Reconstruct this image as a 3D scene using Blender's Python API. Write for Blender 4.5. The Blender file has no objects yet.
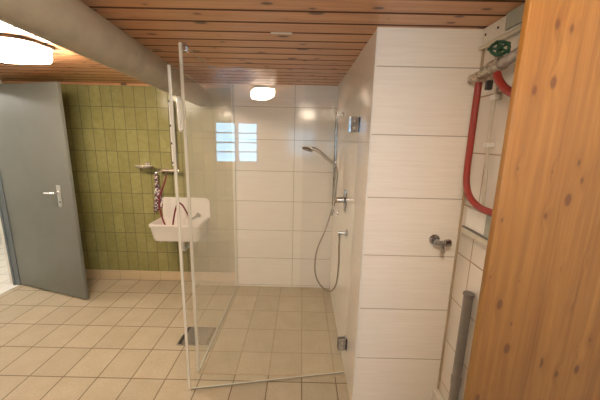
import bpy, bmesh, math, random
from mathutils import Vector, Matrix
random.seed(4)
S = bpy.context.scene
COL = S.collection
PI = math.pi

# ------------------------------------------------------------------ dimensions
ZC = 2.151                       # ceiling
XL, XR = -3.06, 0.852            # left and right walls
YB, YF = 3.17, -1.25             # green wall, wall behind the camera
PX, PY = 0.343, 1.516            # corner of the tiled pier
SX, SY = -0.713, 3.060           # shower back wall: left end, face

# ------------------------------------------------------------------ mesh helpers
def new(): return bmesh.new()
def obj(name, bm, mat, parent=None, smooth=False):
    me = bpy.data.meshes.new(name); bmesh.ops.recalc_face_normals(bm, faces=bm.faces); bm.to_mesh(me); bm.free()
    for m in (mat if isinstance(mat, (list, tuple)) else [mat]): me.materials.append(m)
    if smooth:
        for p in me.polygons: p.use_smooth = True
        me.set_sharp_from_angle(angle=math.radians(40))
    o = bpy.data.objects.new(name, me); COL.objects.link(o)
    if parent:
        o.parent = parent
        o.matrix_parent_inverse = parent.matrix_basis.inverted()
    return o
def struct(name, bm, mat, parent=None, smooth=False):
    o = obj(name, bm, mat, parent, smooth)
    if not parent: o['kind'] = 'structure'
    return o
def tag(o, label, cat, group=None):
    o['label'] = label; o['category'] = cat
    if group: o['group'] = group
    return o
def thing(name, loc, label, cat, group=None):
    o = bpy.data.objects.new(name, None); COL.objects.link(o); o.location = loc
    o.empty_display_size = .05
    return tag(o, label, cat, group)
def box(bm, x0, x1, y0, y1, z0, z1, bevel=0, M=None, mi=0):
    r = bmesh.ops.create_cube(bm, size=1)
    vs = r['verts']
    for v in vs:
        v.co = Vector(((x0+x1)/2+v.co.x*(x1-x0), (y0+y1)/2+v.co.y*(y1-y0), (z0+z1)/2+v.co.z*(z1-z0)))
    fs = list({f for v in vs for f in v.link_faces})
    for f in fs: f.material_index = mi
    if bevel:
        es = list({e for v in vs for e in v.link_edges})
        r = bmesh.ops.bevel(bm, geom=es, offset=bevel, segments=2, affect='EDGES', profile=.6)
        vs = list({v for f in r['faces'] for v in f.verts} | {v for v in vs if v.is_valid})
    if M is not None:
        for v in vs: v.co = M @ v.co
    return vs
def basis(d):
    d = Vector(d).normalized(); a = Vector((0,0,1)) if abs(d.z) < .9 else Vector((1,0,0))
    u = d.cross(a).normalized(); return u, d.cross(u).normalized(), d
def lathe(bm, prof, base, axis, seg=24):
    """prof: (distance along axis, radius) list"""
    u, w, d = basis(axis); base = Vector(base); rings = []
    for t, r in prof:
        c = base + d*t
        if r < 1e-6: rings.append([bm.verts.new(c)])
        else: rings.append([bm.verts.new(c + (u*math.cos(2*PI*k/seg) + w*math.sin(2*PI*k/seg))*r) for k in range(seg)])
    for A, B in zip(rings, rings[1:]):
        for k in range(seg):
            k2 = (k+1) % seg
            if len(A) == 1 and len(B) == 1: continue
            if len(A) == 1: bm.faces.new((A[0], B[k], B[k2]))
            elif len(B) == 1: bm.faces.new((A[k], A[k2], B[0]))
            else: bm.faces.new((A[k], A[k2], B[k2], B[k]))
    for R_ in (rings[0], rings[-1]):
        if len(R_) > 1: bm.faces.new(R_)
def cyl(bm, a, b, r, seg=20, bev=0):
    a = Vector(a); b = Vector(b); L = (b-a).length
    if bev: lathe(bm, [(0, r-bev), (bev, r), (L-bev, r), (L, r-bev)], a, b-a, seg)
    else: lathe(bm, [(0, r), (L, r)], a, b-a, seg)
def smoothpath(pts, n=8):
    P = [Vector(p) for p in pts]; P = [P[0]*2-P[1]] + P + [P[-1]*2-P[-2]]; out = []
    for i in range(1, len(P)-2):
        for k in range(n):
            t = k/n; a, b, c, d = P[i-1], P[i], P[i+1], P[i+2]
            out.append(.5*((2*b)+(-a+c)*t+(2*a-5*b+4*c-d)*t*t+(-a+3*b-3*c+d)*t**3))
    out.append(P[-2]); return out
def tube(bm, pts, r, seg=12, rf=None):
    P = [Vector(p) for p in pts]; rings = []
    t0 = (P[1]-P[0]).normalized(); u = basis(t0)[0]
    for i, p in enumerate(P):
        t = (P[min(i+1, len(P)-1)]-P[max(i-1, 0)]).normalized()
        u = (u - t*u.dot(t)).normalized(); w = t.cross(u)
        rr = rf(i/(len(P)-1)) if rf else r
        rings.append([bm.verts.new(p + (u*math.cos(2*PI*k/seg)+w*math.sin(2*PI*k/seg))*rr) for k in range(seg)])
    for A, B in zip(rings, rings[1:]):
        for k in range(seg): bm.faces.new((A[k], A[(k+1)%seg], B[(k+1)%seg], B[k]))
    bm.faces.new(rings[0]); bm.faces.new(rings[-1])
def torus(bm, c, axis, R, r, seg=40, s2=10):
    u, w, d = basis(axis); c = Vector(c); rings = []
    for k in range(seg):
        a = 2*PI*k/seg; e = u*math.cos(a)+w*math.sin(a)
        rings.append([bm.verts.new(c+e*(R+r*math.cos(2*PI*j/s2))+d*r*math.sin(2*PI*j/s2)) for j in range(s2)])
    for k in range(seg):
        A, B = rings[k], rings[(k+1)%seg]
        for j in range(s2): bm.faces.new((A[j], A[(j+1)%s2], B[(j+1)%s2], B[j]))
def rrect(cx, cy, w, h, r, n=6):
    """outline of a rounded rectangle, r = radius or four radii (++, -+, --, +-)"""
    rs = r if isinstance(r, (list, tuple)) else [r]*4; out = []
    for (sx, sy, a0), q in zip(((1,1,0), (-1,1,90), (-1,-1,180), (1,-1,270)), rs):
        for k in range(n+1):
            a = math.radians(a0+90*k/n); out.append((cx+sx*(w/2-q)+q*math.cos(a), cy+sy*(h/2-q)+q*math.sin(a)))
    return out
def loft(bm, rings, cap0=True, cap1=True):
    R_ = [[bm.verts.new(p) for p in ring] for ring in rings]; n = len(R_[0])
    for A, B in zip(R_, R_[1:]):
        for k in range(n): bm.faces.new((A[k], A[(k+1)%n], B[(k+1)%n], B[k]))
    if cap0: bm.faces.new(R_[0])
    if cap1: bm.faces.new(R_[-1])

# ------------------------------------------------------------------ node helpers
class NT:
    def __init__(s, name):
        s.m = bpy.data.materials.new(name); s.m.use_nodes = True; s.t = s.m.node_tree
        s.b = s.t.nodes['Principled BSDF']; s.out = s.t.nodes['Material Output']
    def n(s, typ, **kw):
        nd = s.t.nodes.new(typ)
        for k, v in kw.items(): setattr(nd, k, v)
        return nd
    def l(s, a, b): s.t.links.new(a, b)
    def put(s, sock, v):
        if isinstance(v, bpy.types.NodeSocket): s.l(v, sock)
        else: sock.default_value = v
    def m_(s, op, a, b=None, c=None, clamp=False):
        nd = s.n('ShaderNodeMath', operation=op, use_clamp=clamp); s.put(nd.inputs[0], a)
        if b is not None: s.put(nd.inputs[1], b)
        if c is not None: s.put(nd.inputs[2], c)
        return nd.outputs[0]
    def pos(s):
        sp = s.n('ShaderNodeSeparateXYZ'); g = s.n('ShaderNodeNewGeometry'); s.l(g.outputs['Position'], sp.inputs[0])
        return sp.outputs
    def comb(s, x, y, z):
        c = s.n('ShaderNodeCombineXYZ'); s.put(c.inputs[0], x); s.put(c.inputs[1], y); s.put(c.inputs[2], z); return c.outputs[0]
    def noise(s, vec, scale, detail=4, rough=.55, dist=0):
        nd = s.n('ShaderNodeTexNoise'); nd.inputs['Scale'].default_value = scale; nd.inputs['Detail'].default_value = detail
        nd.inputs['Roughness'].default_value = rough; nd.inputs['Distortion'].default_value = dist
        if vec is not None: s.l(vec, nd.inputs['Vector'])
        return nd.outputs['Fac']
    def ramp(s, fac, stops):
        nd = s.n('ShaderNodeValToRGB'); s.l(fac, nd.inputs[0]); e = nd.color_ramp.elements
        while len(e) < len(stops): e.new(.5)
        for k, (p, c) in enumerate(stops): e[k].position = p; e[k].color = c if len(c) == 4 else (*c, 1)
        return nd.outputs[0]
    def mix(s, fac, a, b, bt='MIX'):
        nd = s.n('ShaderNodeMix', data_type='RGBA', blend_type=bt); s.put(nd.inputs[0], fac)
        for i, v in ((6, a), (7, b)):
            if isinstance(v, tuple): v = (*v, 1) if len(v) == 3 else v
            s.put(nd.inputs[i], v)
        return nd.outputs[2]
    def mr(s, v, a, b, c=0., d=1.):
        nd = s.n('ShaderNodeMapRange'); s.put(nd.inputs[0], v)
        for i, q in enumerate((a, b, c, d)): s.put(nd.inputs[i+1], q)
        return nd.outputs[0]
    def bump(s, h, strength=.3, dist=.002):
        nd = s.n('ShaderNodeBump'); nd.inputs['Strength'].default_value = strength; nd.inputs['Distance'].default_value = dist
        s.l(h, nd.inputs['Height']); s.l(nd.outputs[0], s.b.inputs['Normal'])
    def set(s, **kw):
        for k, v in kw.items():
            if isinstance(v, tuple) and len(v) == 3: v = (*v, 1)
            s.put(s.b.inputs[k.replace('_', ' ')], v)
        return s.m
def simple(name, color, rough=.5, metal=0., var=.08, scale=30, bump=0, coat=0):
    t = NT(name); g = t.n('ShaderNodeTexCoord'); f = t.noise(g.outputs['Object'], scale)
    dark = tuple(c*(1-var) for c in color); lite = tuple(min(1, c*(1+var)) for c in color)
    t.set(Base_Color=t.ramp(f, [(.3, dark), (.7, lite)]), Roughness=rough, Metallic=metal, Coat_Weight=coat)
    if bump: t.bump(f, bump, .001)
    return t.m
def tiles(name, ax, so, grout_w, face, grout, rough, var=.06, streak=None, speck=None, bumpy=0, gd=.0025, pale=None):
    """ax: two axis numbers, so: ((size,offset),(size,offset)); size None = no joints on that axis"""
    t = NT(name); P = t.pos(); ds = []; ids = []
    for a, (size, off) in zip(ax, so):
        if size is None: ids.append(0.); continue
        u = t.m_('DIVIDE', t.m_('SUBTRACT', P[a], off), size)
        fr = t.m_('FRACT', u); d = t.m_('MULTIPLY', t.m_('MINIMUM', fr, t.m_('SUBTRACT', 1., fr)), size)
        ds.append(d); ids.append(t.m_('FLOOR', u))
    d = ds[0] if len(ds) == 1 else t.m_('MINIMUM', ds[0], ds[1])
    mask = t.mr(d, grout_w/2, grout_w/2+.0015)
    wn = t.n('ShaderNodeTexWhiteNoise', noise_dimensions='3D'); t.l(t.comb(ids[0], ids[1], 3.3), wn.inputs['Vector'])
    c = t.mix(t.mr(wn.outputs['Value'], 0, 1, 0, 1), tuple(x*(1-var) for x in face), tuple(min(1, x*(1+var)) for x in face))
    h = mask
    g = t.comb(P[0], P[1], P[2])
    if streak:
        q = [P[0], P[1], P[2]]; q = [t.m_('MULTIPLY', q[k], streak[0][k]) for k in range(3)]
        f = t.noise(t.comb(*q), 1., 5, .6); f = t.mr(f, .3, .7)
        c = t.mix(t.m_('MULTIPLY', f, streak[1]), c, streak[2])
    if speck:
        f = t.noise(g, speck[0], 6, .7); c = t.mix(t.m_('MULTIPLY', t.mr(f, .35, .7), speck[1]), c, speck[2])
        f2 = t.noise(g, speck[0]*.12, 3, .5); c = t.mix(t.m_('MULTIPLY', t.mr(f2, .35, .7), speck[1]*.8), c, speck[2])
    if pale:      # paler joints inside the shower
        ins = t.m_('MULTIPLY', t.m_('GREATER_THAN', P[0], -.70), t.m_('GREATER_THAN', P[1], 1.79))
        grout = t.mix(ins, grout, pale)
    col = t.mix(mask, grout, c)
    t.set(Base_Color=col, Roughness=t.mr(mask, 0, 1, .85, rough))
    if bumpy:
        f = t.noise(g, bumpy[0], 3, .5); h = t.m_('ADD', mask, t.m_('MULTIPLY', f, bumpy[1]))
    t.bump(h, .5, gd)
    return t.m
def pine(name, along, across, board, off, c_dark, c_mid, c_lite, knotc, rough, knot_d=9., thr=.17, coat=.0):
    """along = grain axis; across = axis the boards are counted on; the third axis is ignored"""
    t = NT(name); P = t.pos(); U, V = P[along], P[across]
    b = t.m_('FLOOR', t.m_('DIVIDE', t.m_('SUBTRACT', V, off), board))
    wn = t.n('ShaderNodeTexWhiteNoise', noise_dimensions='1D'); t.l(b, wn.inputs['W']); r = wn.outputs['Value']
    W = t.m_('MULTIPLY', b, 7.31)
    # knots
    kv = t.comb(t.m_('ADD', t.m_('MULTIPLY', U, knot_d*.5), W), t.m_('MULTIPLY', V, knot_d), 0.)
    vo = t.n('ShaderNodeTexVoronoi', voronoi_dimensions='2D'); vo.inputs['Scale'].default_value = 1.; vo.inputs['Randomness'].default_value = .95; t.l(kv, vo.inputs['Vector'])
    sp = t.n('ShaderNodeSeparateColor'); t.l(vo.outputs['Color'], sp.inputs[0])
    size = t.mr(sp.outputs[0], .1, 1., -.02, thr)
    kd = t.m_('SUBTRACT', vo.outputs['Distance'], size)
    knot = t.mr(kd, -.04, .02, 1., 0.); ring = t.mr(kd, 0, .22, 1., 0.)
    # grain, bent round the knots
    warp = t.m_('MULTIPLY', ring, .35)
    gv = t.comb(t.m_('MULTIPLY', U, 1.6), t.m_('ADD', t.m_('MULTIPLY', V, 42.), warp), W)
    g1 = t.noise(gv, 1., 4, .6, .6)
    gv2 = t.comb(t.m_('MULTIPLY', U, 6.), t.m_('MULTIPLY', V, 260.), W); g2 = t.noise(gv2, 1., 3, .6)
    g = t.m_('ADD', t.m_('MULTIPLY', g1, .7), t.m_('MULTIPLY', g2, .3))
    c = t.ramp(g, [(.32, c_dark), (.5, c_mid), (.68, c_lite)])
    c = t.mix(t.mr(r, 0, 1, 0, .28), c, c_dark)
    c = t.mix(t.m_('MULTIPLY', ring, .25), c, c_dark)
    c = t.mix(t.m_('MULTIPLY', knot, .85), c, knotc)
    t.set(Base_Color=c, Roughness=rough, Coat_Weight=coat, Coat_Roughness=.25)
    t.bump(g, .15, .001)
    return t.m
def glass(name, tint=(.992, .997, .99), gloss_rough=.0, haze=.0):
    t = NT(name); g = t.n('ShaderNodeNewGeometry')
    d = t.n('ShaderNodeVectorMath', operation='DOT_PRODUCT'); t.l(g.outputs['Normal'], d.inputs[0]); t.l(g.outputs['Incoming'], d.inputs[1])
    c = t.m_('ABSOLUTE', d.outputs['Value']); f = t.m_('POWER', t.m_('SUBTRACT', 1., c), 5.)
    f = t.m_('ADD', t.m_('MULTIPLY', f, .96), .043, clamp=True)
    tr = t.n('ShaderNodeBsdfTransparent'); tr.inputs[0].default_value = (*tint, 1)
    gl = t.n('ShaderNodeBsdfGlossy'); gl.inputs['Roughness'].default_value = gloss_rough; gl.inputs[0].default_value = (1, 1, 1, 1)
    mx = t.n('ShaderNodeMixShader'); t.l(f, mx.inputs[0]); t.l(tr.outputs[0], mx.inputs[1]); t.l(gl.outputs[0], mx.inputs[2])
    if haze:      # limescale film
        df = t.n('ShaderNodeBsdfDiffuse'); df.inputs[0].default_value = (.85, .83, .8, 1)
        tl = t.n('ShaderNodeBsdfTranslucent'); tl.inputs[0].default_value = (.85, .83, .8, 1)
        m1 = t.n('ShaderNodeMixShader'); m1.inputs[0].default_value = .5; t.l(df.outputs[0], m1.inputs[1]); t.l(tl.outputs[0], m1.inputs[2])
        m2 = t.n('ShaderNodeMixShader'); t.l(mx.outputs[0], m2.inputs[1]); t.l(m1.outputs[0], m2.inputs[2]); m2.inputs[0].default_value = haze; mx = m2
    t.l(mx.outputs[0], t.out.inputs[0]); return t.m
def emit(name, color, strength):
    t = NT(name); t.set(Base_Color=(.9, .9, .88), Emission_Color=color, Emission_Strength=strength, Roughness=.3); return t.m

# ------------------------------------------------------------------ materials
FT_X, FT_Y = (.2335, -2.0672), (.282, 1.7299)
m_floor = tiles('beige_floor_tile', (0, 1), (FT_X, FT_Y), .0055, (.53, .465, .345), (.19, .145, .09), .42, .07,
                speck=(55, .45, (.38, .31, .20)), gd=.0015, pale=(.38, .30, .21))
STR = ((5., 5., 150.), .42, (.78, .71, .63))
WH = (.93, .90, .85); GRT = (.42, .37, .32)
m_t_back = tiles('white_wall_tile_back', (0, 2), ((.64, -.077), (.32, .02)), .003, WH, GRT, .13, .015, streak=STR, gd=.0008)
m_t_front = tiles('white_wall_tile_front', (0, 2), ((None, 0), (.32, .06)), .003, WH, GRT, .2, .015, streak=STR, gd=.0008)
m_t_side = tiles('white_wall_tile_side', (1, 2), ((.64, 2.40), (.32, .02)), .003, WH, GRT, .13, .015, streak=STR, gd=.0008)
m_t_small = tiles('small_white_tile', (1, 2), ((.222, 1.385), (.265, 1.05)), .005, (.80, .75, .68), (.40, .30, .20), .2, .03, gd=.0015)
m_green = tiles('olive_wall_tile', (0, 2), ((.1152, -1.8512), (.2265, .107)), .0055, (.37, .345, .15), (.14, .13, .05), .22, .12,
                speck=(22, .55, (.22, .21, .06)), bumpy=(26, .9), gd=.0025)
m_plinth = tiles('cream_skirting_tile', (0, 2), ((.2335, -2.0672), (None, 0)), .004, (.66, .53, .33), (.48, .38, .24), .35, .03,
                 speck=(50, .3, (.5, .4, .25)))
m_ceil = pine('ceiling_pine', 0, 1, .1275, 1.4905, (.45, .20, .095), (.62, .32, .155), (.70, .395, .21), (.07, .022, .012), .38, 9., .17, .2)
m_groove_shade = simple('painted_groove_shade', (.13, .055, .03), .7, var=.2, scale=6)  # shade between the ceiling boards, painted as dark brown on the groove faces
m_board = pine('knotty_pine_panel', 2, 0, .155, .41, (.125, .050, .010), (.185, .083, .017), (.24, .118, .027), (.065, .018, .006), .36, 17., .13, .2)
m_plaster = simple('white_plaster', (.78, .75, .70), .8, var=.04, scale=8, bump=.1)
m_whiteboard = simple('white_painted_board', (.72, .70, .64), .5, var=.05, scale=15)
m_duct = simple('grey_brown_paint', (.38, .34, .27), .55, var=.12, scale=9, bump=.05)
m_steel = simple('grey_door_paint', (.165, .172, .15), .38, var=.05, scale=5)
m_frame = simple('blue_grey_frame_paint', (.16, .19, .21), .4, var=.06, scale=7)
m_chrome = simple('chrome', (.82, .82, .82), .12, 1., var=.03)
m_hose = simple('ribbed_steel_hose', (.36, .32, .27), .4, 1., var=.25, scale=150, bump=.3)
m_hinge = simple('hinge_chrome', (.45, .45, .46), .15, 1., var=.3, scale=25)
m_brushed = simple('brushed_steel', (.55, .54, .52), .32, 1., var=.12, scale=90)
m_old = simple('tarnished_brass', (.52, .46, .38), .35, .9, var=.4, scale=45, bump=.3)
m_bronze = simple('bronze_valve_body', (.40, .36, .30), .35, .85, var=.5, scale=70, bump=.4)
m_galv = simple('galvanised_pipe', (.42, .39, .36), .45, .7, var=.25, scale=40, bump=.2)
m_greenp = simple('green_handwheel_enamel', (.015, .085, .045), .35, var=.2)
m_red = simple('red_rubber_hose', (.33, .035, .025), .42, var=.12)
m_dred = simple('dark_red_thin_hose', (.19, .013, .025), .4, var=.15)
m_cer = simple('sink_white_enamel', (.84, .80, .75), .14, var=.02, scale=6, coat=.3)
m_whitepl = simple('white_plastic', (.80, .79, .75), .35, var=.04)
m_black = simple('black_plastic', (.02, .02, .022), .4, var=.2)
m_pvc = simple('grey_drain_plastic', (.20, .18, .16), .45, var=.15, scale=14)
m_cream = simple('cream_conduit', (.62, .57, .47), .5, var=.06)
m_greybox = simple('grey_green_plastic', (.33, .36, .32), .5, var=.08)
m_grate = simple('drain_grate_steel', (.27, .25, .23), .42, .6, var=.15, scale=60)
m_slot = simple('dark_drain_channel', (.06, .05, .04), .6, .2, var=.3)
m_caulk = simple('beige_sealant', (.50, .40, .27), .6, var=.1)
m_seal = NT('clear_plastic_seal'); m_seal.set(Base_Color=(.90, .88, .80), Roughness=.25, Alpha=.75); m_seal = m_seal.m
m_bseal = NT('dull_bottom_seal'); m_bseal.set(Base_Color=(.45, .40, .32), Roughness=.4, Alpha=.6); m_bseal = m_bseal.m
m_gedge = NT('polished_glass_edge'); m_gedge.set(Base_Color=(.74, .78, .70), Roughness=.12, Alpha=.8); m_gedge = m_gedge.m
m_glass = glass('clear_glass', haze=.006)
m_glass_scaled = glass('limescaled_glass', haze=.05)
m_winglass = glass('window_glass', (.97, .985, .99))
m_diff = emit('lit_lamp_diffuser', (1., .83, .64), 33)
m_diff2 = emit('lit_lamp_diffuser_side_room', (1., .95, .86), 13)
m_rim = simple('dark_lamp_base', (.10, .075, .05), .4, var=.1)
m_side_floor = tiles('pale_floor_tile', (0, 1), ((.2, -3.1), (.2, 2.6)), .005, (.78, .76, .70), (.5, .47, .42), .3, .02)
# mottled cloth
t = NT('speckled_cloth'); tc = t.n('ShaderNodeTexCoord'); vo = t.n('ShaderNodeTexVoronoi'); vo.inputs['Scale'].default_value = 85
t.l(tc.outputs['Object'], vo.inputs['Vector']); sp = t.n('ShaderNodeSeparateColor'); t.l(vo.outputs['Color'], sp.inputs[0])
t.set(Base_Color=t.ramp(sp.outputs[0], [(.0, (.05, .04, .05)), (.35, (.16, .12, .14)), (.5, (.75, .72, .70)), (.8, (.30, .10, .14)), (1., (.85, .83, .8))]), Roughness=.9)
t.t.nodes['Color Ramp'].color_ramp.interpolation = 'CONSTANT'; m_cloth = t.m

# ------------------------------------------------------------------ the setting
bm = new(); box(bm, XL-.0, XR+.25, YF-.25, YB+.25, -.12, 0); struct('floor', bm, m_floor)
# boarded ceiling: one sheet of boards with V-grooves along X
bm = new(); y = 1.4905 - .1275*22
prof = []
while y < YB+.2:
    prof += [(y-.0045, ZC+.003), (y-.0044, ZC+.028), (y+.0044, ZC+.028), (y+.0045, ZC+.003), (y+.0085, ZC), (y+.1275-.0085, ZC)]
    y += .1275
prof = [(a, b) for a, b in prof if YF-.2 < a]
xa, xb = XL-.12, XR+.22
lo = [(bm.verts.new((xa, a, b)), bm.verts.new((xb, a, b))) for a, b in prof]
hi = [bm.verts.new((x, yy, ZC+.1)) for x in (xa, xb) for yy in (prof[0][0], prof[-1][0])]
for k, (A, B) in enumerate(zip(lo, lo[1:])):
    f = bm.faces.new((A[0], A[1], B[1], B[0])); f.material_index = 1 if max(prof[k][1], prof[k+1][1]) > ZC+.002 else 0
bm.faces.new((hi[0], hi[1], hi[3], hi[2]))
bm.faces.new([q[0] for q in lo] + [hi[1], hi[0]]); bm.faces.new([q[1] for q in lo] + [hi[3], hi[2]])
bm.faces.new((lo[0][0], lo[0][1], hi[2], hi[0])); bm.faces.new((lo[-1][0], lo[-1][1], hi[3], hi[1]))
struct('ceiling', bm, [m_ceil, m_groove_shade])
# ceiling's edge moulding along the green wall
bm = new(); box(bm, XL, SX, YB-.02, YB-.0005, ZC-.022, ZC-.0005, .003); struct('trim_1', bm, m_ceil)

bm = new(); box(bm, XL-.12, XR+.2, YB, YB+.15, 0, ZC); struct('wall_back', bm, m_green)
bm = new(); box(bm, SX, PX, SY, YB-.001, 0, ZC-.0005); struct('wall_shower_back', bm, m_t_back)
bm = new()
box(bm, PX, XR-.0005, PY, YB-.001, 0, ZC-.0005)
bm.faces.ensure_lookup_table(); bmesh.ops.recalc_face_normals(bm, faces=bm.faces)
for f in bm.faces: f.material_index = 1 if abs(f.normal.x) > .5 else 0
struct('wall_shower_side', bm, [m_t_front, m_t_side])
bm = new(); box(bm, XR, XR+.2, YF-.2, YB, 0, ZC); struct('wall_right', bm, m_t_small)
# left wall with the doorway (Y 2.06 .. 2.96, height 2.07)
DY0, DY1, DH = 2.05, 2.985, 2.085
bm = new(); box(bm, XL-.12, XL, YF-.2, DY0, 0, ZC); box(bm, XL-.12, XL, DY1, YB, 0, ZC); box(bm, XL-.12, XL, DY0, DY1, DH, ZC)
struct('wall_left', bm, m_plaster)
# wall behind the camera with the basement window opening
WX0, WX1, WZ0, WZ1 = -.35, .335, 1.235, 1.885
bm = new()
box(bm, XL-.12, WX0, YF-.2, YF, 0, ZC); box(bm, WX1, XR, YF-.2, YF, 0, ZC)
box(bm, WX0, WX1, YF-.2, YF, 0, WZ0); box(bm, WX0, WX1, YF-.2, YF, WZ1, ZC)
struct('wall_front', bm, m_plaster)
# window: frame, mullion, bars, two panes
bm = new(); ya, yb = YF-.10, YF-.05
for a in ((WX0, WX0+.035, WZ0, WZ1), (WX1-.035, WX1, WZ0, WZ1), (WX0+.035, WX1-.035, WZ0, WZ0+.04), (WX0+.035, WX1-.035, WZ1-.035, WZ1)):
    box(bm, a[0], a[1], ya, yb, a[2], a[3], .004)
xm = (WX0+WX1)/2; box(bm, xm-.03, xm+.03, ya, yb, WZ0+.04, WZ1-.035, .004)
w = struct('window_1', bm, m_whitepl)
for x0, x1 in ((WX0+.035, xm-.03), (xm+.03, WX1-.035)):
    bm = new(); box(bm, x0, x1, YF-.078, YF-.072, WZ0+.04, WZ1-.035); obj('window_pane', bm, m_winglass, w)
for k in range(1, 4):
    z = WZ0+.04+(WZ1-WZ0-.075)*k/4
    bm = new(); cyl(bm, (WX0+.035, YF-.064, z), (WX1-.035, YF-.064, z), .011, 10); obj('window_bar', bm, m_frame, w)
# skirtings
bm = new(); box(bm, XL, SX, YB-.012, YB-.0005, 0.0003, .107, .003); struct('baseboard_back', bm, m_plinth)
bm = new(); box(bm, XR-.035, XR-.0005, 1.362, PY-.001, .0003, .185, .006); struct('baseboard_right', bm, m_t_small)
# sealant line between pier and valve wall
bm = new(); box(bm, XR-.009, XR-.0006, PY-.009, PY-.0006, .186, ZC-.001); struct('trim_2', bm, m_caulk)
# edge strip on the pier's corner
bm = new(); box(bm, PX-.0035, PX+.005, PY-.0035, PY+.005, 0.0003, ZC-.001, .001); struct('trim_3', bm, m_whitepl)

# doorway frame (structure) and the side room beyond it
bm = new()
def jamb(y0, y1, z0, z1): box(bm, XL-.055, XL+.014, y0, y1, z0, z1, .003)
jamb(DY1-.028, DY1+.03, .0003, DH+.02); jamb(DY0-.03, DY0+.045, .0003, DH+.02); box(bm, XL-.055, XL+.014, DY0+.045, DY1-.028, DH-.045, DH+.02, .003)
box(bm, XL-.054, XL-.036, DY1-.038, DY1-.028, .0003, DH-.045); box(bm, XL-.054, XL-.036, DY0+.045, DY0+.062, .0003, DH-.045)
struct('trim_4', bm, m_frame)
bm = new(); box(bm, XL-.13, XL+.004, DY0+.045, DY1-.028, .0002, .006, .002); struct('trim_5', bm, m_whitepl)
RX, RY0, RY1 = XL-1.9, 1.2, 4.6
bm = new(); box(bm, RX, XL-.0001, RY0, RY1, -.12, 0); struct('floor_side_room', bm, m_side_floor)
bm = new(); box(bm, RX, XL-.12, RY0, RY1, 2.3, 2.4); struct('ceiling_side_room', bm, m_plaster)
bm = new(); box(bm, RX-.1, RX, RY0, RY1, 0, 2.3); struct('wall_side_room_far', bm, m_plaster)
bm = new(); box(bm, RX, XL-.12, RY1, RY1+.1, 0, 2.3); box(bm, RX, XL-.12, RY0-.1, RY0, 0, 2.3); struct('wall_side_room_ends', bm, m_plaster)
bm = new(); box(bm, XL-.13, XL-.121, RY0, DY0-.04, 0, 2.3); box(bm, XL-.13, XL-.121, DY1+.04, RY1, 0, 2.3); box(bm, XL-.13, XL-.121, DY0-.04, DY1+.04, DH+.03, 2.3); struct('wall_side_room_near', bm, m_plaster)

# ------------------------------------------------------------------ the grey steel door, standing open
hx, hy = XL+.012, DY1-.02
end = Vector((-2.117, 2.678, 0)); ang = math.atan2(end.y-hy, end.x-hx); W = math.hypot(end.x-hx, end.y-hy)
Md = Matrix.Translation((hx, hy, 0)) @ Matrix.Rotation(ang, 4, 'Z')
bm = new(); box(bm, 0, W-.006, 0, .030, .012, 2.075, .004, Md)
door = struct('door_1', bm, m_steel)
bm = new()
for zz in (.25, 1.85):
    p = Md @ Vector((-.008, .02, zz)); cyl(bm, p, p+Vector((0, 0, .12)), .008, 12, .002)
obj('hinge', bm, m_frame, door, True)
bm = new(); box(bm, W-.195, W-.145, -.006, 0, .95, 1.16, .002, Md)
plate = obj('handle_plate', bm, m_brushed, door)
bm = new(); Q = lambda x, y, z: Md @ Vector((x, y, z))
tube(bm, smoothpath([Q(W-.17, -.004, 1.09), Q(W-.17, -.045, 1.09), Q(W-.182, -.055, 1.09), Q(W-.23, -.055, 1.088), Q(W-.295, -.05, 1.084)], 5), .009, 10)
lathe(bm, [(0, .017), (.006, .017), (.008, .011)], Q(W-.17, -.004, 1.09), Md.to_3x3() @ Vector((0, -1, 0)), 18)
obj('lever_handle', bm, m_chrome, door, True)
bm = new()
tube(bm, smoothpath([Q(W-.17, .046, 1.09), Q(W-.17, .10, 1.09), Q(W-.18, .108, 1.09), Q(W-.29, .104, 1.084)], 5), .009, 10)
obj('lever_handle', bm, m_chrome, door, True)
bm = new(); lathe(bm, [(0, .009), (.003, .009)], Q(W-.17, -.0055, 1.0), Md.to_3x3() @ Vector((0, -1, 0)), 14); obj('keyhole', bm, m_slot, door)

# ------------------------------------------------------------------ the round duct under the ceiling
bm = new(); a = Vector((-.0769, .9970, -.00435)); c0 = Vector((-.79405, -.0594, 2.04696))
p0 = c0 + a*((YF+.002-c0.y)/a.y); p1 = c0 + a*((YB-.003-c0.y)/a.y); cyl(bm, p0, p1, .0935, 48)
tag(obj('ventilation_duct', bm, m_duct, None, True), 'thick round grey-brown duct running under the wooden ceiling to the green wall', 'duct')

# ------------------------------------------------------------------ ceiling lamps
def lamp(cx, cy, w, h, q, label, z=ZC, mat=None, drop=.095):
    mat = mat or m_diff
    t = thing('ceiling_lamp', (cx, cy, z), label, 'lamp', 'rounded ceiling lamps')
    bm = new(); r0 = rrect(cx, cy, w+.03, h+.03, q+.012)
    loft(bm, [[(x, y, zz) for x, y in r0] for zz in (z-.001, z-.018)]); obj('base', bm, m_rim, t, True)
    bm = new(); rings = []
    for zz, s in ((z-.0185, 0), (z-drop+.02, .004), (z-drop+.006, .012), (z-drop, .03)):
        rings.append([(x, y, zz) for x, y in rrect(cx, cy, w-2*s, h-2*s, max(q-s, .01))])
    loft(bm, rings); obj('diffuser', bm, mat, t, True)
    return t
lamp(-1.72, 1.865, .36, .27, .09, 'lit rounded ceiling lamp with a dark base, left of the duct')
lamp(.10, .13, .21, .38, .07, 'lit rounded ceiling lamp mirrored in the shower glass, behind the camera')
l3 = lamp(XL-1.0, 2.6, .5, .5, .1, 'lit ceiling lamp in the bright side room beyond the grey door', 2.3, m_diff2)
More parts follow.
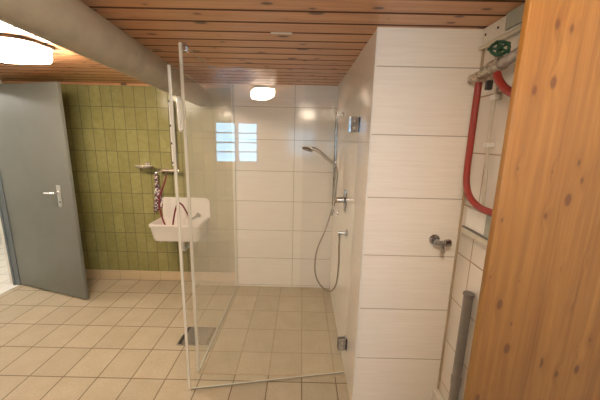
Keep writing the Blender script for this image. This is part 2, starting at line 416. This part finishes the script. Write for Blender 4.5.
# small cut-out lid in the ceiling boards
t = thing('access_hatch', (-.115, 1.65, ZC), 'small square wooden hatch with a pale edge strip in the ceiling boards', 'hatch')
bm = new(); box(bm, -.165, -.065, 1.618, 1.695, ZC-.005, ZC-.0002, .001); obj('lid_board', bm, m_ceil, t)
bm = new(); box(bm, -.168, -.062, 1.611, 1.6178, ZC-.008, ZC-.0002, .001); obj('edge_strip', bm, m_cream, t)

# ------------------------------------------------------------------ shower enclosure
FX, FY = -.695, 1.79
def pane(bm, M, L, th, z0, z1, cut=0):
    box(bm, 0, L, -th/2, th/2, z0, z1, 0, M)
def glasspane(name, M, L, th, z0, z1, parent, mat=None):
    bm = new(); box(bm, 0, L, -th/2, th/2, z0, z1, 0, M); bmesh.ops.recalc_face_normals(bm, faces=bm.faces)
    nl = (M.to_3x3() @ Vector((0, 1, 0))).normalized()
    for f in bm.faces: f.material_index = 0 if abs(f.normal.dot(nl)) > .9 else 1
    return obj(name, bm, [mat or m_glass, m_gedge], parent)
t = thing('fixed_glass_panel', (FX, 2.42, 0), 'tall fixed clear glass shower side panel running back to the tiled wall', 'glass panel')
Mf = Matrix.Translation((FX, FY, 0)) @ Matrix.Rotation(PI/2, 4, 'Z')
glasspane('pane', Mf, SY-FY-.001, .008, .008, ZC-.004, t, m_glass_scaled)
bm = new(); box(bm, FX-.0045, FX+.0045, FY+.01, SY-.001, .0005, .0079); obj('bottom_seal', bm, m_bseal, t)
bm = new(); box(bm, FX-.009, FX+.009, FY-.002, FY+.0095, .012, ZC-.006, .002); obj('edge_profile', bm, m_seal, t)
bm = new(); box(bm, FX+.0095, FX+.03, FY+.012, FY+.05, ZC-.045, ZC-.001, .003); cyl(bm, (FX+.03, FY+.031, ZC-.023), (FX+.038, FY+.031, ZC-.023), .011, 14)
obj('ceiling_bracket', bm, m_chrome, t)
bm = new(); box(bm, FX+.0045, FX+.012, SY-.012, SY-.001, .01, ZC-.006); obj('wall_profile', bm, m_seal, t)

A = Vector((-.694, 1.646, 0)); B = Vector((.338, 1.819, 0)); dd = (A-B); L = dd.length
t = thing('shower_door', (B.x, B.y, 0), 'clear glass shower door, slightly open, hinged on the white tiled wall', 'shower door')
Mg = Matrix.Translation(B) @ Matrix.Rotation(math.atan2(dd.y, dd.x), 4, 'Z')
g = glasspane('pane', Mg, L, .008, .014, 2.0, t)
bm = new(); box(bm, L+.0005, L+.016, -.009, .009, .012, 1.995, .003, Mg); obj('edge_seal', bm, m_seal, t)
bm = new(); box(bm, .004, L, -.004, .004, .004, .0138, .001, Mg); obj('bottom_seal', bm, m_bseal, t)
for zz in (.245, 1.722):
    bm = new()
    box(bm, -.001, .004, -.028, .028, zz-.045, zz+.045, .001, Mg)          # wall plate
    box(bm, .006, .060, .0045, .016, zz-.045, zz+.045, .003, Mg); box(bm, .006, .060, -.016, -.0045, zz-.045, zz+.045, .003, Mg)
    hg = obj('hinge', bm, m_hinge, t)
    bm = new()
    for s in (-.02, .02): cyl(bm, Mg @ Vector((.036, .016, zz+s)), Mg @ Vector((.036, .019, zz+s)), .006, 12)
    cyl(bm, Mg @ Vector((.003, .0, zz-.045)), Mg @ Vector((.003, .0, zz+.045)), .008, 12)
    obj('hinge_pin', bm, m_chrome, hg, True)
bm = new()
hL = L-.035
tube(bm, smoothpath([Mg @ Vector(p) for p in ((hL, -.005, 1.66), (hL, -.03, 1.665), (hL, -.036, 1.69), (hL, -.036, 1.80), (hL, -.03, 1.828), (hL, -.005, 1.832))], 5), .007, 10)
tube(bm, smoothpath([Mg @ Vector(p) for p in ((hL, .005, 1.66), (hL, .03, 1.665), (hL, .036, 1.69), (hL, .036, 1.80), (hL, .03, 1.828), (hL, .005, 1.832))], 5), .008, 10)
obj('pull_handle', bm, m_whitepl, t, True)
# low threshold strip on the tiles
bm = new(); box(bm, FX, PX-.001, FY-.007, FY+.004, .0003, .005, .0015)
tag(obj('threshold_strip', bm, m_caulk), 'thin flat threshold strip across the floor of the shower entrance', 'threshold strip')

# floor drain
t = thing('floor_drain', (-.83, 2.188, 0), 'square grey steel floor drain beside the fixed glass panel', 'drain')
bm = new(); x0, x1, y0, y1 = -.965, -.706, 2.068, 2.308
for a in ((x0, x1, y0, y0+.006), (x0, x1, y1-.006, y1), (x0, x0+.006, y0+.006, y1-.006), (x1-.006, x1, y0+.006, y1-.006)): box(bm, *a, .0003, .005)
obj('frame', bm, m_brushed, t)
bm = new(); box(bm, x0+.006, x1-.006, y0+.006, y1-.006, .0003, .0012); obj('channel', bm, m_slot, t)
bm = new(); box(bm, x0+.034, x1-.030, y0+.012, y1-.012, .0015, .0045, .001); obj('cover_plate', bm, m_grate, t)

# ---- shower fittings on the side wall
def rosette(bm, p, axis, r, h): lathe(bm, [(0, r), (h*.5, r), (h, r*.8), (h, 0)], p, axis, 28)
t = thing('shower_rail', (PX, 2.6, .96), 'slim chrome shower rail on the side wall holding the hand shower', 'shower rail')
bm = new(); cyl(bm, (.293, 2.6, .96), (.293, 2.6, 1.865), .012, 16, .003); rail = obj('rail', bm, m_hinge, t, True)
for zz in (.985, 1.84):
    bm = new(); cyl(bm, (PX-.0005, 2.6, zz), (.293, 2.6, zz), .010, 14); rosette(bm, (PX-.0005, 2.6, zz), (-1, 0, 0), .02, .01); obj('wall_mount', bm, m_chrome, t, True)
bm = new(); cyl(bm, (.293, 2.6, 1.40), (.293, 2.6, 1.455), .018, 18, .004); cyl(bm, (.293, 2.6, 1.43), (.262, 2.575, 1.437), .014, 14); cyl(bm, (.293, 2.6, 1.43), (.33, 2.6, 1.43), .010, 12, .003)
obj('sliding_holder', bm, m_chrome, t, True)
t = thing('hand_shower', (.262, 2.56, 1.44), 'chrome hand shower with a round head and a long looping hose above the mixer', 'hand shower')
bm = new()
hp = smoothpath([(.298, 2.56, 1.412), (.262, 2.56, 1.44), (.21, 2.555, 1.478), (.155, 2.55, 1.525), (.115, 2.55, 1.548), (.085, 2.55, 1.556)], 6)
tube(bm, hp, .012, 14, lambda s: .013+.003*s); obj('handle', bm, m_brushed, t, True)
bm = new(); ax = Vector((-.28, -.1, -.95)).normalized(); c = Vector((.052, 2.55, 1.564))
lathe(bm, [(-.002, .0), (0, .018), (.006, .035), (.014, .046), (.022, .048), (.026, .045)], c, ax, 32); hd = obj('shower_head', bm, m_brushed, t, True)
bm = new(); lathe(bm, [(.0262, .040), (.0285, .040), (.0285, 0)], c, ax, 28); obj('spray_face', bm, m_pvc, hd, True)
# hose
bm = new()
hose = [(.299, 2.56, 1.412), (.312, 2.565, 1.36), (.313, 2.565, 1.27), (.298, 2.55, 1.113), (.228, 2.5, .869), (.153, 2.45, .682), (.138, 2.4, .517), (.173, 2.35, .42), (.25, 2.29, .378), (.300, 2.22, .47), (.305, 2.14, .68), (.292, 2.08, .85), (.290, 2.06, .945)]
tube(bm, smoothpath(hose, 8), .0068, 10)
obj('hose', bm, m_hose, t, True)
t = thing('shower_mixer', (PX, 2.19, 1.19), 'chrome single-lever shower mixer on the side wall of the shower', 'mixer')
bm = new(); rosette(bm, (PX-.0005, 2.19, 1.187), (-1, 0, 0), .062, .014); obj('wall_plate', bm, m_hinge, t, True)
bm = new(); box(bm, PX-.013, PX-.0006, 2.165, 2.215, 1.095, 1.262, .005); cyl(bm, (PX-.013, 2.19, 1.187), (.268, 2.19, 1.187), .024, 20, .004); obj('body', bm, m_hinge, t, True)
bm = new(); tube(bm, smoothpath([(.275, 2.19, 1.187), (.262, 2.17, 1.175), (.245, 2.15, 1.13), (.238, 2.145, 1.095)], 4), .007, 10); obj('lever', bm, m_hinge, t, True)
t = thing('hose_outlet', (PX, 2.06, .968), 'chrome wall outlet where the shower hose is plugged in', 'water outlet')
bm = new(); rosette(bm, (PX-.0005, 2.06, .968), (-1, 0, 0), .028, .010); obj('wall_plate', bm, m_hinge, t, True)
bm = new(); cyl(bm, (PX-.009, 2.06, .968), (.280, 2.06, .968), .014, 16, .003); cyl(bm, (.29, 2.06, .97), (.29, 2.06, .945), .010, 14); obj('elbow', bm, m_hinge, t, True)

# ---- tap on the front of the pier
t = thing('wall_tap', (.738, PY, 1.11), 'small chrome angle tap on the white tiled pier', 'tap')
bm = new(); rosette(bm, (.722, PY-.0005, 1.118), (0, -1, 0), .028, .012); obj('wall_plate', bm, m_hinge, t, True)
bm = new(); cyl(bm, (.722, PY-.011, 1.118), (.722, PY-.062, 1.118), .013, 16); cyl(bm, (.700, PY-.052, 1.118), (.752, PY-.052, 1.116), .012, 14, .002)
tube(bm, smoothpath([(.738, PY-.052, 1.116), (.742, PY-.060, 1.095), (.745, PY-.062, 1.062)], 5), .010, 12); obj('body', bm, m_hinge, t, True)
bm = new(); cyl(bm, (.752, PY-.052, 1.116), (.784, PY-.058, 1.122), .019, 12, .004); obj('knob', bm, m_hinge, t, True)

# ------------------------------------------------------------------ utility sink corner on the green wall
t = thing('utility_sink', (-1.255, YB, .6), 'white enamelled utility sink with a high splashback on the green wall', 'sink')
sx0, sx1, sy0, sy1, zr = -1.515, -.995, 2.80, YB-.001, .768
cx, cy, w, h = (sx0+sx1)/2, (sy0+sy1)/2, sx1-sx0, sy1-sy0
def ring(s, z, q, dx=0): return [(x+dx, y, z) for x, y in rrect(cx, cy+ (s*.0), w-2*s, h-2*s, q)]
bm = new()
loft(bm, [ring(.05, .585, [.04]*4), ring(.032, .592, [.05]*4), ring(.022, .62, [.05]*4), ring(.008, .735, [.045]*4), ring(0, .745, [.04]*4), ring(0, zr, [.04]*4),
          ring(.008, zr+.004, [.04]*4), ring(.020, zr, [.04]*4), ring(.032, zr-.03, [.045]*4), ring(.055, .625, [.05]*4), ring(.09, .612, [.05]*4)])
basin = obj('basin', bm, m_cer, t, True)
bm = new()
out = rrect(cx, .865, w+.0, .235, [.055, .03, .01, .01])
loft(bm, [[(x, YB-.001, z) for x, z in out], [(x, YB-.022, z) for x, z in out], [(cx+(x-cx)*.97, YB-.028, .865+(z-.865)*.95) for x, z in out]]); obj('splashback', bm, m_cer, t, True)
bm = new()
bm.free()
for x in (-1.44, -1.09):
    bm = new(); box(bm, x-.014, x+.014, 2.90, YB-.001, .555, .584, .004); box(bm, x-.014, x+.014, YB-.03, YB-.001, .47, .5549, .004)
    obj('wall_bracket', bm, m_greybox, t)
bm = new(); tube(bm, smoothpath([(-1.255, 3.0, .585), (-1.255, 3.0, .47), (-1.255, 3.04, .43), (-1.255, YB-.002, .43)], 6), .02, 14); obj('waste_pipe', bm, m_whitepl, t, True)
bm = new(); lathe(bm, [(0, .03), (.004, .03), (.005, .02), (.005, 0)], (-1.255, 2.985, .612), (0, 0, 1), 20); obj('waste_outlet', bm, m_chrome, t, True)

t = thing('sink_mixer', (-1.40, YB, 1.28), 'dark chrome wall mixer above the utility sink', 'mixer')
bm = new(); cyl(bm, (-1.475, YB-.055, 1.275), (-1.325, YB-.055, 1.275), .017, 16, .003)
for x in (-1.455, -1.345): cyl(bm, (x, YB-.055, 1.275), (x, YB-.0005, 1.275), .012, 14); rosette(bm, (x, YB-.0005, 1.275), (0, -1, 0), .028, .012)
obj('body', bm, m_old, t, True)
for x0, x1 in ((-1.475, -1.51), (-1.325, -1.29)):
    bm = new(); cyl(bm, (x0, YB-.055, 1.275), (x1, YB-.055, 1.275), .022, 12, .005); obj('knob', bm, m_chrome, t, True)
bm = new(); cyl(bm, (-1.43, YB-.055, 1.258), (-1.425, YB-.075, 1.225), .010, 12); obj('hose_connector', bm, m_chrome, t, True)
t = thing('sink_rail', (-1.34, YB, 1.33), 'thin white shower rail with a black edge above the utility sink', 'shower rail')
bm = new(); cyl(bm, (-1.353, YB-.05, 1.33), (-1.353, YB-.05, 1.99), .008, 12, .002); obj('white_rail', bm, m_whitepl, t, True)
bm = new(); cyl(bm, (-1.336, YB-.05, 1.31), (-1.336, YB-.05, 2.0), .009, 12, .002)
for zz in (1.36, 1.56, 1.74, 1.98): cyl(bm, (-1.36, YB-.05, zz), (-1.328, YB-.05, zz), .013, 12, .002)
cyl(bm, (-1.336, YB-.05, 1.98), (-1.336, YB-.0005, 1.98), .008, 10); cyl(bm, (-1.336, YB-.05, 1.34), (-1.336, YB-.0005, 1.34), .008, 10)
obj('black_rail', bm, m_black, t, True)
bm = new()
tube(bm, smoothpath([(-1.425, YB-.074, 1.227), (-1.435, 3.06, 1.15), (-1.478, 3.02, 1.00), (-1.472, 3.0, .88), (-1.440, 2.99, .76), (-1.395, 2.98, .66), (-1.355, 2.98, .66), (-1.335, 3.0, .78), (-1.310, 3.0, .88), (-1.285, 3.02, .945), (-1.245, 3.02, .93), (-1.20, 3.02, .85), (-1.165, 3.02, .775)], 8), .0085, 10)
tag(obj('red_sink_hose', bm, m_dred, None, True), 'thin dark red hose looping from the mixer down into the utility sink', 'hose')
t = thing('hose_nozzle', (-1.12, 3.02, .77), 'chrome spray nozzle lying against the right side of the utility sink', 'nozzle')
bm = new(); tube(bm, smoothpath([(-1.165, 3.02, .775), (-1.14, 3.02, .782), (-1.105, 3.01, .80), (-1.08, 3.0, .82)], 5), .014, 14, lambda s: .012+.006*s); obj('nozzle_body', bm, m_chrome, t, True)
bm = new(); lathe(bm, [(0, .018), (.01, .026), (.024, .026), (.026, 0)], (-1.083, 3.0, .817), (.75, -.1, .6), 20); obj('nozzle_head', bm, m_pvc, t, True)
# soap dish
t = thing('soap_dish', (-1.66, YB, 1.32), 'oval white soap dish on a chrome holder on the green wall', 'soap dish')
bm = new()
def oval(cx, cy, a, b, z, n=28): return [(cx+a*math.cos(2*PI*k/n), cy+b*math.sin(2*PI*k/n), z) for k in range(n)]
ox, oy = -1.652, YB-.085
loft(bm, [oval(ox, oy, .045, .03, 1.302), oval(ox, oy, .075, .05, 1.312), oval(ox, oy, .092, .062, 1.328), oval(ox, oy, .080, .053, 1.326), oval(ox, oy, .06, .04, 1.316), oval(ox, oy, .02, .015, 1.313)])
obj('dish', bm, m_cer, t, True)
bm = new(); torus(bm, (ox, oy, 1.322), (0, 0, 1), -.0+.062, .0025); cyl(bm, (ox, YB-.028, 1.33), (ox, YB-.0005, 1.335), .010, 12); rosette(bm, (ox, YB-.0005, 1.335), (0, -1, 0), .024, .01)
obj('holder', bm, m_chrome, t, True)
# speckled cloth on a hook
t = thing('hanging_cloth', (-1.545, YB, 1.22), 'grey and red speckled cloth hanging on the green wall left of the sink hose', 'cloth')
bm = new()
for k, (ox_, w_) in enumerate(((-.020, .015), (.0, .018), (.018, .014))):
    pts = []
    for i in range(15):
        s = i/14; pts.append((-1.555+ox_*(.35+1.1*s)+.010*math.sin(5*s+k*2), YB-.030-.008*math.cos(3*s+k), 1.225-.42*s*(1-.07*k)))
    tube(bm, pts, .02, 9, lambda s, w_=w_, k=k: w_*(.55+.6*min(1, s*2.2))*(1+.18*math.sin(17*s+k*2.1))*(1 if s < .93 else .6))
obj('fabric', bm, m_cloth, t, True)
bm = new(); cyl(bm, (-1.555, YB-.0005, 1.235), (-1.555, YB-.038, 1.24), .009, 12, .002); lathe(bm, [(0, .013), (.008, .016), (.014, 0)], (-1.555, YB-.036, 1.24), (0, -1, .1), 14); obj('hook', bm, m_chrome, t, True)

# ------------------------------------------------------------------ pipework on the right wall
XW = XR
# white board with screws under the ceiling
t = thing('wall_board', (XW, 1.25, 2.085), 'white painted board screwed high on the right wall below the ceiling', 'board')
bm = new(); box(bm, XW-.018, XW-.0006, .66, PY-.0105, 2.078, ZC-.0015, .002); obj('board', bm, m_whiteboard, t)
bm = new(); box(bm, XW-.030, XW-.0185, .70, 1.335, 2.085, 2.148, .002); obj('grey_cover', bm, m_greybox, t)
for y in (1.488, 1.40):
    bm = new(); lathe(bm, [(0, .006), (.002, .005), (.003, 0)], (XW-.018, y, 2.118), (-1, 0, 0), 12); obj('screw', bm, m_slot, t)
bm = new(); tube(bm, [(XW-.022, PY-.004, 2.064), (XW-.022, 1.30, 2.064), (XW-.022, .66, 2.064)], .009, 12)
tag(obj('cable_conduit', bm, m_cream, None, True), 'cream conduit running level along the wall above the green handwheel', 'conduit')
bm = new(); tube(bm, smoothpath([(XW-.022, 1.317, 1.34), (XW-.022, 1.325, 1.45), (XW-.022, 1.345, 1.62), (XW-.022, 1.345, 1.83), (XW-.022, 1.335, 1.87)], 6), .0075, 12)
t = thing('wall_conduit', (XW, 1.34, 1.6), 'thin cream conduit running down the right wall behind the red hose', 'conduit')
obj('tube', bm, m_cream, t, True)
for z in (1.825, 1.622):
    bm = new(); box(bm, XW-.034, XW-.0008, 1.330, 1.362, z-.010, z+.010, .002); box(bm, XW-.012, XW-.0008, 1.362, 1.392, z-.008, z+.008, .002); obj('clip', bm, m_whitepl, t)

# water pipe with valve
VX = .785
t = thing('water_pipe', (VX, 1.2, 1.93), 'tarnished water pipe and valve with a green spoked handwheel on the right wall', 'pipe')
bm = new(); cyl(bm, (VX, 1.275, 1.935), (VX, .655, 2.06), .0195, 18); obj('steel_pipe', bm, m_galv, t, True)
bm = new()
lathe(bm, [(0, .014), (.004, .020), (.022, .020), (.026, .015), (.045, .015), (.050, .021), (.068, .021), (.072, .016), (.08, .016)], (VX, 1.43, 1.925), (0, -1, .06), 8)
obj('hose_union', bm, m_old, t)
bm = new(); lathe(bm, [(0, .022), (.012, .026), (.03, .022), (.05, .030), (.075, .030), (.095, .022), (.10, .027), (.118, .027), (.12, .019)], (VX, 1.375, 1.929), (0, -1, .1), 16)
obj('valve_body', bm, m_bronze, t, True)
bm = new(); cyl(bm, (VX, 1.475, 1.925), (VX, 1.425, 1.925), .016, 14, .003); cyl(bm, (VX, 1.470, 1.925), (XW-.0008, 1.470, 1.925), .013, 14); obj('wall_elbow', bm, m_old, t, True)
wc = Vector((VX-.012, 1.268, 1.998)); wa = Vector((-.40, -.78, .52)).normalized()
bm = new(); lathe(bm, [(0, .014), (.012, .017), (.022, .012), (.036, .009), (.052, .007)], (VX, 1.285, 1.950), wc-Vector((VX, 1.285, 1.950)), 14); obj('stem', bm, m_old, t, True)
bm = new(); torus(bm, wc, wa, .031, .0062, 40, 10)
u, w_, d = basis(wa)
for k in range(5):
    e = u*math.cos(2*PI*k/5)+w_*math.sin(2*PI*k/5); cyl(bm, wc+e*.006, wc+e*.030, .0048, 10)
    cyl(bm, wc+e*.033-wa*.004, wc+e*.033+wa*.004, .0095, 10, .003)
lathe(bm, [(-.008, .013), (.008, .013), (.012, .008)], wc, wa, 14); obj('handwheel', bm, m_greenp, t, True)
t = thing('drain_cock', (VX, 1.30, 1.89), 'small black drain cock hanging under the brass valve', 'tap')
bm = new(); cyl(bm, (VX, 1.305, 1.905), (VX-.01, 1.302, 1.882), .009, 12); obj('stub', bm, m_old, t, True)
bm = new(); box(bm, VX-.026, VX-.002, 1.292, 1.313, 1.846, 1.884, .005); obj('lever', bm, m_black, t)
bm = new()
tube(bm, smoothpath([(VX, 1.404, 1.895), (VX, 1.405, 1.776), (VX, 1.405, 1.642), (VX, 1.404, 1.503), (VX, 1.390, 1.433), (VX, 1.349, 1.382), (VX, 1.279, 1.355), (VX, 1.20, 1.350), (VX, 1.05, 1.36), (VX, .92, 1.42)], 8), .0145, 16)
tag(obj('red_hose', bm, m_red, None, True), 'thick red hose curving down from the valve along the right wall', 'hose')
bm = new(); tube(bm, smoothpath([(VX-.012, 1.262, 1.902), (VX-.012, 1.240, 1.872), (VX-.01, 1.19, 1.830), (VX-.005, 1.08, 1.78), (VX, .95, 1.75)], 6), .015, 16)
tag(obj('red_hose', bm, m_red, None, True), 'short red hose stub vanishing behind the pine board beside the valve', 'hose')
# white bracket box
t = thing('wall_box', (XW, 1.36, 1.22), 'white box with a grey end on the right wall below the red hose', 'box')
bm = new(); box(bm, XW-.030, XW-.0008, 1.265, 1.425, 1.222, 1.318, .004); obj('housing', bm, m_whitepl, t)
bm = new(); box(bm, XW-.035, XW-.0008, 1.10, 1.2645, 1.222, 1.322, .004); obj('grey_end', bm, m_greybox, t)
bm = new(); box(bm, XW-.036, XW-.0008, 1.10, 1.435, 1.188, 1.2145, .002); obj('ledge', bm, m_cream, t)
bm = new(); box(bm, XW-.038, XW-.0008, 1.10, 1.437, 1.2147, 1.2215, .001); obj('ledge_cap', bm, m_pvc, t)
# grey waste pipe
t = thing('waste_pipe', (.815, 1.36, 0), 'grey plastic waste pipe standing upright against the right wall', 'pipe')
wx = XW-.030
bm = new(); cyl(bm, (wx, 1.312, .0005), (wx, 1.312, .915), .0215, 24); obj('tube', bm, m_pvc, t, True)
bm = new(); lathe(bm, [(0, .0235), (.003, .026), (.012, .026), (.015, .0235)], (wx, 1.312, .905), (0, 0, 1), 24); obj('collar', bm, m_pvc, t, True)
bm = new(); lathe(bm, [(0, .0225), (.004, .0245), (.05, .0245), (.054, .0225)], (wx, 1.312, .40), (0, 0, 1), 24); obj('joint_sleeve', bm, m_pvc, t, True)

# ------------------------------------------------------------------ pine board on the right
t = thing('pine_partition', (.62, .615, 0), 'broad knotty pine board standing upright in the right foreground', 'wooden board')
bm = new(); box(bm, .409, XR-.001, .60, .616, .002, ZC-.002, .003); obj('panel', bm, m_board, t)

# ------------------------------------------------------------------ light and camera
wd = bpy.data.worlds.new('World'); S.world = wd; wd.use_nodes = True
bg = wd.node_tree.nodes['Background']; bg.inputs[0].default_value = (.34, .68, 1., 1); bg.inputs[1].default_value = 5.
ld = bpy.data.lights.new('window_portal', 'AREA'); ld.shape = 'RECTANGLE'; ld.size = WX1-WX0; ld.size_y = WZ1-WZ0; ld.cycles.is_portal = True
lo = bpy.data.objects.new('window_portal', ld); COL.objects.link(lo); lo.location = ((WX0+WX1)/2, YF-.19, (WZ0+WZ1)/2); lo.rotation_euler = (PI/2, 0, 0)

cam = bpy.data.cameras.new('camera'); co = bpy.data.objects.new('camera', cam); COL.objects.link(co)
cam.sensor_width = 36; cam.lens = 295.17/600*36; cam.clip_start = .02
yaw, pitch, roll = .0024, -.2018, .0215
f = Vector((-math.sin(yaw)*math.cos(pitch), math.cos(yaw)*math.cos(pitch), math.sin(pitch)))
r = Vector((math.cos(yaw), math.sin(yaw), 0)); u = r.cross(f)
r2 = r*math.cos(roll)+u*math.sin(roll); u2 = -r*math.sin(roll)+u*math.cos(roll)
co.matrix_world = Matrix(((r2.x, u2.x, -f.x, 0), (r2.y, u2.y, -f.y, 0), (r2.z, u2.z, -f.z, 1.6275), (0, 0, 0, 1)))
S.camera = co
S.view_settings.view_transform = 'Standard'; S.view_settings.look = 'None'; S.view_settings.gamma = 1.; S.view_settings.use_curve_mapping = False
S.view_settings.exposure = 1.35
